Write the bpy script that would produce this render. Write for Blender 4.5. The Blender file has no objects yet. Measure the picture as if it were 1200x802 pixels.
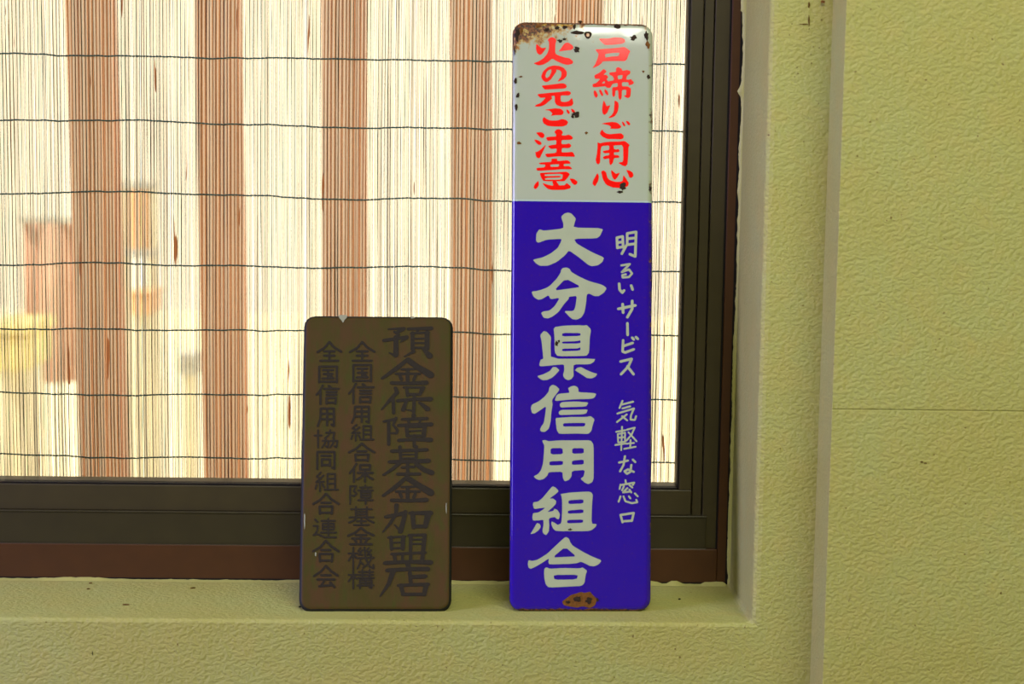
import bpy, bmesh, math, random
from mathutils import Vector, Matrix, noise
from mathutils.geometry import tessellate_polygon
random.seed(7)
S = bpy.context.scene
COL = S.collection

# ---------------------------------------------------------------- camera
PITCH, YAW, ROLL = math.radians(6.35027682), math.radians(-1.2815142), math.radians(0.80294825)
DIST, FPX = 1.75, 2000.0
cp, sp, cw, sw = math.cos(PITCH), math.sin(PITCH), math.cos(YAW), math.sin(YAW)
FWD = Vector((-sw*cp, cw*cp, -sp)); RT0 = Vector((cw, sw, 0)); UP0 = RT0.cross(FWD)
RT = RT0*math.cos(ROLL) + UP0*math.sin(ROLL)
UP = UP0*math.cos(ROLL) - RT0*math.sin(ROLL)
CAM = Vector((0, -DIST, 0))
cd = bpy.data.cameras.new('camera'); cam = bpy.data.objects.new('camera', cd); COL.objects.link(cam)
cd.sensor_width = 36; cd.lens = 36*FPX/1200
cd.dof.use_dof = True; cd.dof.focus_distance = 1.76; cd.dof.aperture_fstop = 5.6
cam.matrix_world = Matrix((( RT.x, UP.x, -FWD.x, CAM.x), (RT.y, UP.y, -FWD.y, CAM.y),
                           (RT.z, UP.z, -FWD.z, CAM.z), (0, 0, 0, 1)))
cd.clip_start = .05
S.camera = cam

# ---------------------------------------------------------------- sky, sun, room light, exposure
W = bpy.data.worlds.new('sky'); S.world = W; W.use_nodes = True
bg = W.node_tree.nodes['Background']
bg.inputs['Color'].default_value = (1.0, .86, .66, 1); bg.inputs['Strength'].default_value = 2.45
sl = bpy.data.lights.new('sun', 'SUN'); sl.energy = 6.0; sl.angle = math.radians(1.5); sl.color = (1, .89, .72)
so = bpy.data.objects.new('sun', sl); COL.objects.link(so)
so.rotation_euler = Vector((.50, .30, -.90)).to_track_quat('-Z', 'Y').to_euler()
def area(name, loc, target, sx, sy, power, color):
    l = bpy.data.lights.new(name, 'AREA'); l.shape = 'RECTANGLE'; l.size = sx; l.size_y = sy
    l.energy = power; l.color = color
    o = bpy.data.objects.new(name, l); COL.objects.link(o); o.location = loc
    o.rotation_euler = (Vector(target)-Vector(loc)).to_track_quat('-Z', 'Y').to_euler()
    return o
area('ceiling_lamp', (.5, -1.75, 1.38), (.45, -1.5, 0), 1.6, .5, 46, (1.0, 1.0, .74))
area('hanging_tube', (.62, -2.12, 1.215), (.4, 0, .1), .5, .03, 3.0, (1.0, 1.0, .85))
area('side_window_daylight', (-2.35, -1.0, .3), (.3, -.5, -.1), 1.0, 1.3, 104, (.52, .46, 1.0))
S.view_settings.view_transform = 'Standard'; S.view_settings.look = 'None'
S.view_settings.exposure = 0.0; S.view_settings.gamma = 1.0
S.view_settings.use_curve_mapping = False

# ---------------------------------------------------------------- helpers
SILL, JAMB, D1, PX, D2 = -.4493, .2712, .1486, .3292, .2068
def ray(x, y): return FWD*FPX + RT*(x-600) - UP*(y-401)
def at(x, y, Y):
    d = ray(x, y); return CAM + d*((Y-CAM.y)/d.y)
def on_plane(x, y, p0, n):
    d = ray(x, y); return CAM + d*((p0-CAM).dot(n)/d.dot(n))

def mk(name, bm, mats, parent=None, smooth=False, kind=None):
    me = bpy.data.meshes.new(name); bm.to_mesh(me); bm.free()
    for m in (mats if isinstance(mats, (list, tuple)) else [mats]): me.materials.append(m)
    if smooth:
        for p in me.polygons: p.use_smooth = True
    o = bpy.data.objects.new(name, me); COL.objects.link(o)
    if parent is not None: o.parent = parent
    if kind: o['kind'] = kind
    return o
def empty(name, loc=(0, 0, 0)):
    o = bpy.data.objects.new(name, None); COL.objects.link(o); o.location = loc; o.empty_display_size = .05
    return o
def tag(o, label, cat, group=None):
    o['label'] = label; o['category'] = cat
    if group: o['group'] = group
    return o
def box(bm, a, b, mi=0):
    v = [bm.verts.new((x, y, z)) for z in (a[2], b[2]) for y in (a[1], b[1]) for x in (a[0], b[0])]
    for f in ((0,2,3,1), (4,5,7,6), (0,1,5,4), (2,6,7,3), (0,4,6,2), (1,3,7,5)):
        bm.faces.new([v[i] for i in f]).material_index = mi
def bevel(o, w, seg=2, ang=40):
    m = o.modifiers.new('bevel', 'BEVEL'); m.width = w; m.segments = seg; m.limit_method = 'ANGLE'
    m.angle_limit = math.radians(ang); return m
def part(name, boxes, mat, parent=None, bev=0, kind=None):
    bm = bmesh.new()
    for a, b in boxes: box(bm, a, b)
    bmesh.ops.recalc_face_normals(bm, faces=bm.faces)
    o = mk(name, bm, mat, parent, kind=kind)
    if bev: bevel(o, bev)
    return o

class N:
    """small node-graph helper"""
    def __init__(s, name):
        s.m = bpy.data.materials.new(name); s.m.use_nodes = True
        s.t = s.m.node_tree; s.n = s.t.nodes; s.l = s.t.links
        s.b = s.n['Principled BSDF']; s.out = s.n['Material Output']
    def new(s, t, **k):
        q = s.n.new(t)
        for a, v in k.items(): setattr(q, a, v)
        return q
    def put(s, sock, v):
        if hasattr(v, 'is_linked') or isinstance(v, bpy.types.NodeSocket): s.l.new(v, sock)
        elif isinstance(v, (tuple, list)) and len(v) == 3 and sock.type == 'RGBA': sock.default_value = (*v, 1)
        else: sock.default_value = v
    def coord(s, scale=(1, 1, 1), rot=(0, 0, 0), world=False):
        c = s.new('ShaderNodeNewGeometry').outputs['Position'] if world else s.new('ShaderNodeTexCoord').outputs['Object']
        mp = s.new('ShaderNodeMapping'); s.l.new(c, mp.inputs[0])
        mp.inputs['Scale'].default_value = scale; mp.inputs['Rotation'].default_value = rot
        return mp.outputs[0]
    def noise(s, co, sc, det=3, rough=.5, dist=0, color=False):
        q = s.new('ShaderNodeTexNoise'); s.l.new(co, q.inputs['Vector'])
        q.inputs['Scale'].default_value = sc; q.inputs['Detail'].default_value = det
        q.inputs['Roughness'].default_value = rough; q.inputs['Distortion'].default_value = dist
        return q.outputs['Color' if color else 'Fac']
    def ramp(s, f, lo, hi):
        q = s.new('ShaderNodeMapRange'); s.l.new(f, q.inputs[0]); q.inputs[1].default_value = lo; q.inputs[2].default_value = hi
        return q.outputs[0]
    def mix(s, f, a, b, mode='MIX'):
        q = s.new('ShaderNodeMix', data_type='RGBA', blend_type=mode)
        s.put(q.inputs[0], f); s.put(q.inputs[6], a); s.put(q.inputs[7], b); return q.outputs[2]
    def math(s, op, a, b=0.0):
        q = s.new('ShaderNodeMath', operation=op); s.put(q.inputs[0], a); s.put(q.inputs[1], b); return q.outputs[0]
    def bump(s, h, strength, dist):
        q = s.new('ShaderNodeBump'); s.l.new(h, q.inputs['Height']); q.inputs['Strength'].default_value = strength
        q.inputs['Distance'].default_value = dist; s.l.new(q.outputs[0], s.b.inputs['Normal'])
    def base(s, c, rough=.5, spec=.5, metal=0):
        s.put(s.b.inputs['Base Color'], c); s.put(s.b.inputs['Roughness'], rough)
        s.b.inputs['Specular IOR Level'].default_value = spec; s.b.inputs['Metallic'].default_value = metal

def plain(name, c, rough=.5, spec=.4, var=0.0, sc=60, bump=0.0):
    n = N(name)
    if var:
        co = n.coord(); f = n.noise(co, sc, 3)
        cc = n.mix(f, tuple(x*(1-var) for x in c), tuple(min(1, x*(1+var)) for x in c))
        n.base(cc, rough, spec)
        if bump: n.bump(f, bump, .001)
    else: n.base(c, rough, spec)
    return n.m

# ---- textured plaster paint
def plaster(name, c1, c2, c3, rough_amt=1.0):
    n = N(name); co = n.coord(world=True)
    big = n.noise(co, 9, 3, .6); mid = n.noise(co, 38, 3, .6)
    col = n.mix(n.ramp(big, .35, .65), c1, c2)
    col = n.mix(n.ramp(mid, .45, .75), col, c3)
    speck = n.ramp(n.noise(co, 240, 2, .5), .735, .76)
    col = n.mix(speck, col, (.16, .11, .03))
    n.base(col, .6, .25)
    co2 = n.coord(scale=(.85, 1, 1.1), rot=(0, .35, 0), world=True)
    a = n.noise(co2, 270, 2, .5, .25); b = n.noise(co2, 120, 2, .5); c = n.noise(co2, 620, 2, .5)
    h = n.math('ADD', n.math('MULTIPLY', n.ramp(a, .3, .62), .9), n.math('MULTIPLY', b, .7))
    h = n.math('ADD', h, n.math('MULTIPLY', c, .25))
    n.bump(h, .50*rough_amt, .0014)
    return n.m
M_wall = plaster('textured_cream_paint', (.390, .375, .108), (.39, .405, .135), (.42, .39, .120))
M_smooth = plaster('smooth_cream_paint', (.40, .39, .10), (.40, .39, .12), (.44, .42, .13), .35)
M_bead = plain('paint_bead', (.44, .43, .13), .5, .3, .15, 90)
M_ceil = plain('ceiling_white', (.35, .35, .28), .8, .2)
M_floor = plain('floor_tile', (.3, .25, .17), .5, .3, .2, 8)

# ---- window metals
M_olive = plain('olive_brown_aluminium', (.040, .031, .008), .45, .5, .25, 40)
M_olive2 = plain('dark_olive_aluminium', (.031, .025, .007), .42, .5, .25, 40)
M_red = plain('reddish_brown_aluminium', (.060, .022, .0045), .45, .4, .2, 50)
M_black = plain('black_sealant_and_gap_shade', (.006, .005, .004), .6, .2)
n = N('window_glass'); tr = n.new('ShaderNodeBsdfTransparent'); gl = n.new('ShaderNodeBsdfGlossy'); mx = n.new('ShaderNodeMixShader')
fr = n.new('ShaderNodeFresnel'); fr.inputs[0].default_value = 1.45; gl.inputs['Roughness'].default_value = .03
tr.inputs[0].default_value = (.96, .98, .97, 1)
n.l.new(fr.outputs[0], mx.inputs[0]); n.l.new(tr.outputs[0], mx.inputs[1]); n.l.new(gl.outputs[0], mx.inputs[2]); n.l.new(mx.outputs[0], n.out.inputs[0])
M_glass = n.m

# ---------------------------------------------------------------- room shell
def wall_back():
    bm = bmesh.new()
    X0, X1, Z0, Z1 = -2.4, 2.2, -1.35, 1.45
    ox0, oz1 = -1.25, .72
    yf, yb = -D1, .16
    outer = [(X0, Z0), (X1, Z0), (X1, Z1), (X0, Z1)]
    hole = [(ox0, SILL), (JAMB, SILL), (JAMB, oz1), (ox0, oz1)]
    ring = outer+hole
    for y, flip in ((yf, 0), (yb, 1)):
        vs = [bm.verts.new((x, y, z)) for x, z in ring]
        for i in range(4):
            j = (i+1) % 4
            f = [vs[i], vs[j], vs[4+j], vs[4+i]]
            bm.faces.new(f if not flip else f[::-1])
        if not flip: fv = vs
        else: bv = vs
    for i in range(4):
        j = (i+1) % 4
        bm.faces.new([fv[4+i], fv[4+j], bv[4+j], bv[4+i]])
        bm.faces.new([fv[j], fv[i], bv[i], bv[j]])
    bmesh.ops.recalc_face_normals(bm, faces=bm.faces)
    o = mk('wall_back', bm, M_wall, kind='structure'); bevel(o, .005, 3); return o
wb = wall_back()
for p in wb.data.polygons: p.use_smooth = False

def sweep_x(name, prof, x0, x1, mat, parent=None, kind=None, nseg=1, jit=0, smooth=False):
    """closed (y,z) profile extruded along X"""
    bm = bmesh.new(); rings = []
    for i in range(nseg+1):
        x = x0+(x1-x0)*i/nseg
        rings.append([bm.verts.new((x, y, z)) for y, z in prof])
    k = len(prof)
    for i in range(nseg):
        for j in range(k):
            bm.faces.new([rings[i][j], rings[i][(j+1) % k], rings[i+1][(j+1) % k], rings[i+1][j]])
    bm.faces.new(rings[0][::-1]); bm.faces.new(rings[-1])
    bmesh.ops.recalc_face_normals(bm, faces=bm.faces)
    return mk(name, bm, mat, parent, smooth, kind)

# pillar: plaster block in front of the wall, with the joint line that runs across it
zc = at(1080, 481, -D2).z
g = .0006
pil = sweep_x('pillar', [(-D2, -1.35), (-D2, zc-g), (-D2+.0014, zc), (-D2, zc+g), (-D2, 1.45), (-D1+.002, 1.45), (-D1+.002, -1.35)],
              PX, 2.2, M_wall, kind='structure')
bevel(pil, .004, 3, 50)
part('floor', [((-2.5, -4, -1.45), (2.3, .16, -1.35))], M_floor, kind='structure')
part('ceiling', [((-2.5, -4, 1.45), (2.3, .16, 1.55))], M_ceil, kind='structure')
part('wall_left', [((-2.5, -4, -1.35), (-2.4, .16, 1.45))], M_wall, kind='structure')
part('wall_right', [((2.2, -4, -1.35), (2.3, .16, 1.45))], M_wall, kind='structure')
part('wall_front', [((-2.5, -4.1, -1.35), (2.3, -4, 1.45))], M_wall, kind='structure')

# ---------------------------------------------------------------- window
win = empty('window_1', (0, 0, SILL)); win['kind'] = 'structure'
def wp(name, boxes, mat, bev=.0006, parent=win):
    o = part(name, [((a[0], a[1], a[2]-SILL), (b[0], b[1], b[2]-SILL)) for a, b in boxes], mat, parent, bev); return o
XL, ZT = -1.25, .72
zg, z1, z2 = -.3497, -.3765, -.4115
# outer frame: reddish brown
fo = wp('window_frame', [((XL, 0, SILL), (.2575, .10, z2)), ((.2578, .0004, SILL), (JAMB-.0035, .10, ZT)), ((XL, 0, .70), (.2575, .10, ZT))], M_red)
wp('window_track', [((XL, .0030, z2), (.2455, .05, z1-.0006)), ((XL, .0012, z2-.0022), (.2470, .01, z2+.0005)), ((XL, .0018, z1-.0018), (.2462, .01, z1))], M_olive2)
wp('side_stile', [((.2415, .0045, z2), (.2575, .06, .70))], M_olive)
wp('stile_rib', [((.2308, .0075, z1-.004), (.2404, .06, .70))], M_olive)
sash = wp('sash', [((XL, .0060, z1), (.2294, .05, zg)), ((.2165, .0064, zg+.0002), (.2294, .05, .67)), ((XL, .0060, .6702), (.2294, .05, .70))], M_olive, .0008)
wp('sealant_and_gap_shade', [((XL, .009, zg-.0012), (.2165, .02, zg+.0016)), ((.2148, .009, zg), (.2167, .02, .68)), ((.2560, .003, z2), (.2579, .03, .70)),
               ((JAMB-.0046, -.0004, SILL), (JAMB+.0005, .02, ZT)), ((XL, -.0004, SILL-.0005), (.2659, .02, SILL+.0026))], M_black, 0)  # black strips: jamb caulk, with gap shade painted along the frame and glass
wp('glass_pane', [((XL, .0165, zg-.003), (.2175, .0195, .68))], M_glass, 0)

# irregular painted-over edge along the jamb and the sill
def jagged():
    bm = bmesh.new()
    pts = []   # (z, x_left)
    z = SILL
    rnd = random.Random(3); w = .0026
    zs = at(866, 107, 0).z
    rows = []
    while z < .6:
        w += rnd.uniform(-.0006, .0006); w = min(.0034, max(.0017, w))
        ww = w
        d = z-zs
        if abs(d) < .006: ww = w+.0040*(1-abs(d)/.006)
        zt = at(869, 14, 0).z
        if z > zt: ww += .0020
        rows.append((z, JAMB-ww)); z += rnd.uniform(.0012, .004)
    prev = None
    for z, x in rows:
        q = [bm.verts.new(p) for p in ((x, -.0006, z), (x+.0008, -.0024, z), (JAMB+.0006, -.0030, z))]
        if prev:
            for a in range(2): bm.faces.new([prev[a], prev[a+1], q[a+1], q[a]])
        prev = q
    return mk('trim_1', bm, M_bead, smooth=True, kind='structure')
jagged()
def sill_bead():
    bm = bmesh.new(); rnd = random.Random(5); x = XL; h = .0015; prev = None
    while x < JAMB-.001:
        h += rnd.uniform(-.0005, .0005); h = min(.0028, max(.0008, h))
        k = h + (.0022 if x > .15 and noise.noise(Vector((x*45, 0, 0))) > .02 else 0)
        q = [bm.verts.new(p) for p in ((x, -.0004, SILL+k), (x, -.0016, SILL+k-.0003), (x, -.0075, SILL+.0002))]
        if prev:
            for a in range(2): bm.faces.new([prev[a], q[a], q[a+1], prev[a+1]])
        prev = q; x += rnd.uniform(.0015, .006)
    bmesh.ops.recalc_face_normals(bm, faces=bm.faces)
    return mk('trim_2', bm, M_bead, smooth=True, kind='structure')
sill_bead()

# ---------------------------------------------------------------- reed blind behind the glass
YB = .062
def reed_mat(name, tlo, thi):
    n = N(name)
    co = n.coord(scale=(1, 1, .035)); oi = n.new('ShaderNodeObjectInfo').outputs['Random']
    f = n.noise(co, 900, 2); tint = n.mix(n.ramp(f, .3, .7), (.99, .94, .80), (.95, .92, .86))
    tint = n.mix(n.math('MULTIPLY', oi, .5), tint, (1.0, .97, .84))
    dif = n.new('ShaderNodeBsdfDiffuse'); tl = n.new('ShaderNodeBsdfTranslucent'); tr = n.new('ShaderNodeBsdfTransparent')
    n.put(dif.inputs[0], (.86, .77, .93)); n.put(tl.inputs[0], (.86, .78, .64)); n.l.new(tint, tr.inputs[0])
    m1 = n.new('ShaderNodeMixShader'); m1.inputs[0].default_value = .40
    n.l.new(dif.outputs[0], m1.inputs[1]); n.l.new(tl.outputs[0], m1.inputs[2])
    m2 = n.new('ShaderNodeMixShader')
    q_ = n.new('ShaderNodeMapRange'); n.l.new(oi, q_.inputs[0]); q_.inputs[3].default_value = tlo; q_.inputs[4].default_value = thi; n.l.new(q_.outputs[0], m2.inputs[0])
    n.l.new(m1.outputs[0], m2.inputs[1]); n.l.new(tr.outputs[0], m2.inputs[2])
    # scattered strips of brown bark left on the reed
    pos = n.coord(scale=(1, 1, .075), world=True)
    bark = n.ramp(n.noise(pos, 150, 2, .5), .705, .72)
    bd = n.new('ShaderNodeBsdfDiffuse'); n.put(bd.inputs[0], (.42, .17, .09))
    bt = n.new('ShaderNodeBsdfTranslucent'); n.put(bt.inputs[0], (.40, .15, .07))
    m4 = n.new('ShaderNodeMixShader'); n.l.new(bd.outputs[0], m4.inputs[1]); n.l.new(bt.outputs[0], m4.inputs[2])
    m3 = n.new('ShaderNodeMixShader'); n.l.new(bark, m3.inputs[0]); n.l.new(m2.outputs[0], m3.inputs[1]); n.l.new(m4.outputs[0], m3.inputs[2])
    n.l.new(m3.outputs[0], n.out.inputs[0])
    return n.m
def side_mat():
    e = N('reed_side'); oi = e.new('ShaderNodeObjectInfo').outputs['Random']
    r = e.new('ShaderNodeValToRGB'); e.l.new(oi, r.inputs[0]); r.color_ramp.interpolation = 'CONSTANT'
    cols = [(.08, .07, .06), (.05, .12, .11), (.13, .06, .09), (.16, .11, .07), (.07, .09, .12), (.18, .07, .04)]
    r.color_ramp.elements[0].color = (*cols[0], 1); r.color_ramp.elements[1].position = 1/6; r.color_ramp.elements[1].color = (*cols[1], 1)
    for i in range(2, 6): q = r.color_ramp.elements.new(i/6); q.color = (*cols[i], 1)
    ed = e.new('ShaderNodeBsdfDiffuse'); et = e.new('ShaderNodeBsdfTransparent'); e.l.new(r.outputs[0], ed.inputs[0])
    e.put(et.inputs[0], (.95, .90, .80)); em = e.new('ShaderNodeMixShader'); em.inputs[0].default_value = .04
    e.l.new(ed.outputs[0], em.inputs[1]); e.l.new(et.outputs[0], em.inputs[2]); e.l.new(em.outputs[0], e.out.inputs[0])
    return e.m
M_reed, M_lit_centre, M_side = reed_mat('clear_reed_skin', .74, .92), reed_mat('pale_reed_lit_centre', .20, .36), side_mat()  # pale centre band paints in the room light on a round reed's front
blind = empty('reed_blind', (0, YB, .69))
tag(blind, 'sun-bleached blind of fine upright reeds tied with dark cords behind the window glass', 'blind')
px0, px1 = at(-12, 300, YB).x, at(806, 300, YB).x+.006
pitch = .00372
ZTOP, ZBOT = 0.0, -.362-.69
rnd = random.Random(11)
x = -.86; reed_x = []
while x < .226:
    w = pitch*rnd.uniform(.84, 1.16); reed_x.append((x+w/2, w)); x += w
sway = lambda x, z: .0016*noise.noise(Vector((x*9, z*3.2, 1.7)))
for cx, w in reed_x:
    bm = bmesh.new(); rows = 14; rings = []
    ph = rnd.uniform(0, 90); lean = rnd.gauss(0, .0009)
    chw = w*rnd.uniform(.20, .29); cpos = w*rnd.uniform(-.08, .08)
    dw = rnd.uniform(.00034, .00052)*(1.7 if rnd.random() < .12 else 1)
    for i in range(rows+1):
        z = ZTOP+(ZBOT-ZTOP)*i/rows
        xx = sway(cx, z)*1.0 + .00055*noise.noise(Vector((ph, z*9, 0))) + lean*(z/ZBOT)*0.6
        hw = w/2*(1+.10*noise.noise(Vector((ph+5, z*14, 0)))) + .00005
        e = dw*(1+.8*noise.noise(Vector((ph+9, z*20, 0))))
        sec = [(-hw, 0), (-hw+e, -.0006), (cpos-chw, -.0009), (cpos+chw, -.0009), (hw-e, -.0006), (hw, 0), (hw-e, .0007), (-hw+e, .0007)]
        rings.append([bm.verts.new((xx+a, b, z)) for a, b in sec])
    mi = [1, 0, 3, 0, 1, 1, 2, 1]
    for i in range(rows):
        for j in range(8):
            if mi[j] == 2: continue                       # split reed: open at the back
            f = bm.faces.new([rings[i][j], rings[i+1][j], rings[i+1][(j+1) % 8], rings[i][(j+1) % 8]]); f.material_index = min(mi[j], 2)
    o = mk('reed', bm, [M_reed, M_side, M_lit_centre], blind); o.location = (cx, 0, 0)
M_cord = plain('dark_blue_green_cord', (.045, .115, .17), .8, .2, .3, 400)
def cord(z0, seed):
    bm = bmesh.new(); r2 = random.Random(seed); prev = None
    for cx, w in reed_x:
        for off, rad, dy in ((-.5, .00055, 0.0), (0, .00105, -.0005)):
            x = cx+off*w; z = z0 + .0040*noise.noise(Vector((x*9, z0*5, 3))) + .0010*noise.noise(Vector((x*45, z0*5, 8))) + .00045*noise.noise(Vector((x*160, z0, 0)))
            q = [bm.verts.new((x, -.0014+dy+rad*math.cos(t), z+rad*math.sin(t))) for t in [math.pi*2*k/5 for k in range(5)]]
            if prev:
                for k in range(5): bm.faces.new([prev[k], prev[(k+1) % 5], q[(k+1) % 5], q[k]])
            prev = q
    bmesh.ops.recalc_face_normals(bm, faces=bm.faces)
    mk('cord', bm, M_cord, blind, True)
cz = [at(300, y, YB).z for y in (68, 146, 230, 312, 387, 463, 537)]
for i, z in enumerate(cz+[cz[0]+.0815, cz[0]+.163, cz[0]+.244, cz[0]+.326, cz[0]+.408]): cord(z-.69, i)

# ---------------------------------------------------------------- outside
M_ground = plain('pale_concrete', (.80, .76, .62), .8, .2, .1, 3)
part('ground', [((-14, .16, -1.6), (10, 14, -1.5))], M_ground, kind='structure')
n = N('weathered_wood'); co = n.coord(scale=(1, 1, .08)); f = n.noise(co, 60, 4, .6)
n.base(n.mix(f, (.55, .22, .12), (.62, .33, .24)), .8, .2); n.bump(f, .4, .004); M_wood = n.m
YP = 1.0
posts = [((75, 94), (127, 143)), ((228, 238), (277, 287)), ((375, 379), (428, 427)), ((526, 530), (578, 577)), ((654, 652), (708, 703))]
words = ['first post from the left', 'second post from the left', 'middle post', 'fourth post from the left', 'rightmost post, behind the tall enamel sign']
for (l, r), wd in zip(posts, words):
    lt, lb = at(l[0], 0, YP), at(l[1], 565, YP); rt_, rb = at(r[0], 0, YP), at(r[1], 565, YP)
    base = Vector(((lb.x+rb.x)/2, YP, -1.5)); wdt = ((rt_.x-lt.x)+(rb.x-lb.x))/2
    slope = ((lt.x+rt_.x)/2-(lb.x+rb.x)/2)/(lt.z-lb.z); slope = max(-.03, min(.03, slope))
    pt = empty('wooden_post', base)
    tag(pt, 'brown wooden upright seen through the reed blind, ' + wd, 'post', 'wooden posts outside the window')
    bm = bmesh.new(); H = 2.6; x0 = slope*(-(base.z-lb.z)*-1)
    vs = []
    for z in (0, H):
        dx = slope*(z-(lb.z-base.z))
        vs += [bm.verts.new((dx+a*wdt/2, b, z)) for a, b in ((-1, 0), (1, 0), (1, wdt), (-1, wdt))]
    for f in ((3,2,1,0), (4,5,6,7), (0,1,5,4), (1,2,6,5), (2,3,7,6), (3,0,4,7)): bm.faces.new([vs[i] for i in f])
    bmesh.ops.recalc_face_normals(bm, faces=bm.faces)
    bevel(mk('post_shaft', bm, M_wood, pt), .004)
    ft = part('post_foot', [((-wdt*.75+slope*(-(lb.z-base.z)), -wdt*.25, 0), (wdt*.75+slope*(-(lb.z-base.z)), wdt*1.25, .08))], M_ground, pt, .006)

def rect_at(x0, y0, x1, y1, Y):
    a, b = at(x0, y1, Y), at(x1, y0, Y); return a.x, a.z, b.x, b.z
# far coloured street things, softened by focus and reeds
M_rust = plain('faded_red_cloth', (.70, .42, .34), .9, .1, .25, 6)
M_orange = plain('orange_paint', (.85, .50, .30), .7, .2, .15, 6)
M_yellow = plain('yellow_plastic', (.88, .76, .35), .5, .3)
M_grey = plain('grey_paint', (.50, .53, .56), .6, .3)
YS = 4.2
x0, za, x1, zb = rect_at(31, 262, 92, 448, YS)
bn = empty('banner', (x0, YS, -1.5)); tag(bn, 'tall faded red cloth banner on a pole, far left outside', 'banner')
bm = bmesh.new(); cols_ = []
for i in range(13):
    u = i/12; y = .03*math.sin(u*9)
    cols_.append([bm.verts.new((u*(x1-x0), y, z+1.5)) for z in (za, (za+zb)/2, zb)])
for i in range(12):
    for j in range(2): bm.faces.new([cols_[i][j], cols_[i+1][j], cols_[i+1][j+1], cols_[i][j+1]])
cl = mk('banner_cloth', bm, M_rust, bn, True); sd = cl.modifiers.new('s', 'SOLIDIFY'); sd.thickness = .004
part('banner_pole', [((x1-x0, -.02, 0), (x1-x0+.03, .02, zb+1.55))], M_grey, bn, .008)
part('banner_arm', [((-.02, -.012, zb+1.5), (x1-x0, .012, zb+1.525))], M_grey, bn, .004)
x0, za, x1, zb = rect_at(146, 222, 177, 292, YS+.4)
nb = empty('notice_board', ((x0+x1)/2, YS+.4, -1.5)); hw = (x1-x0)/2
tag(nb, 'small orange upright notice board standing outside beyond the first post', 'sign board')
part('board', [((-hw, 0, za+1.5), (hw, .03, zb+1.5))], M_orange, nb, .004)
part('board_frame', [((-hw-.02, -.005, zb+1.5), (hw+.02, .035, zb+1.53)), ((-hw-.02, -.005, za+1.47), (hw+.02, .035, za+1.5))], M_grey, nb, .004)
for s in (-1, 1): part('leg', [((s*hw-.015, 0, 0), (s*hw+.015, .03, zb+1.5))], M_ground, nb, .004)
x0, za, x1, zb = rect_at(152, 342, 177, 368, YS)
cr = empty('crate', ((x0+x1)/2, YS, za-.6)); hw = (x1-x0)/2
tag(cr, 'small orange box on a pale stand below the orange notice board', 'box')
part('crate_body', [((-hw, 0, .6), (hw, .2, .6+(zb-za)*.85))], M_orange, cr, .006)
part('lid', [((-hw-.01, -.01, .6+(zb-za)*.86), (hw+.01, .21, .6+(zb-za)))], M_orange, cr, .004)
part('stand', [((-hw*.9, .02, (-1.5-(za-.6))), (hw*.9, .18, .6))], M_ground, cr, .004)
x0, za, x1, zb = rect_at(-14, 384, 32, 434, YS-.6)
yb_ = empty('yellow_bin', ((x0+x1)/2, YS-.6, -1.5)); hw = (x1-x0)/2
tag(yb_, 'yellow bin at the far left edge of the window, outside', 'bin')
part('bin_body', [((-hw, 0, .0), (hw, .3, za+1.5)) if False else ((-hw, 0, za+1.5), (hw, .3, zb+1.47))], M_yellow, yb_, .01)
part('bin_lid', [((-hw-.015, -.015, zb+1.475), (hw+.015, .315, zb+1.51))], M_yellow, yb_, .008)
part('stand', [((-hw*.8, .05, 0), (hw*.8, .25, za+1.5))], M_ground, yb_, .01)
x0, za, x1, zb = rect_at(209, 415, 231, 440, YS+.3)
mb = empty('mailbox', ((x0+x1)/2, YS+.3, -1.5)); hw = (x1-x0)/2
tag(mb, 'small grey box on a pale stand seen left of the second post', 'box')
part('box_body', [((-hw, 0, za+1.5), (hw, .12, zb+1.5))], M_grey, mb, .006)
part('box_flap', [((-hw*.8, -.008, za+1.5+(zb-za)*.5), (hw*.8, 0, za+1.5+(zb-za)*.8))], M_grey, mb, .002)
part('stand', [((-hw*.5, .02, 0), (hw*.5, .1, za+1.5))], M_ground, mb, .004)

# ---------------------------------------------------------------- signs
def chaikin(p, r=.16):
    q = []
    for i in range(len(p)):
        a, b = Vector(p[i]), Vector(p[(i+1) % len(p)])
        q += [tuple(a.lerp(b, r)), tuple(a.lerp(b, 1-r))]
    return q

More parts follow.
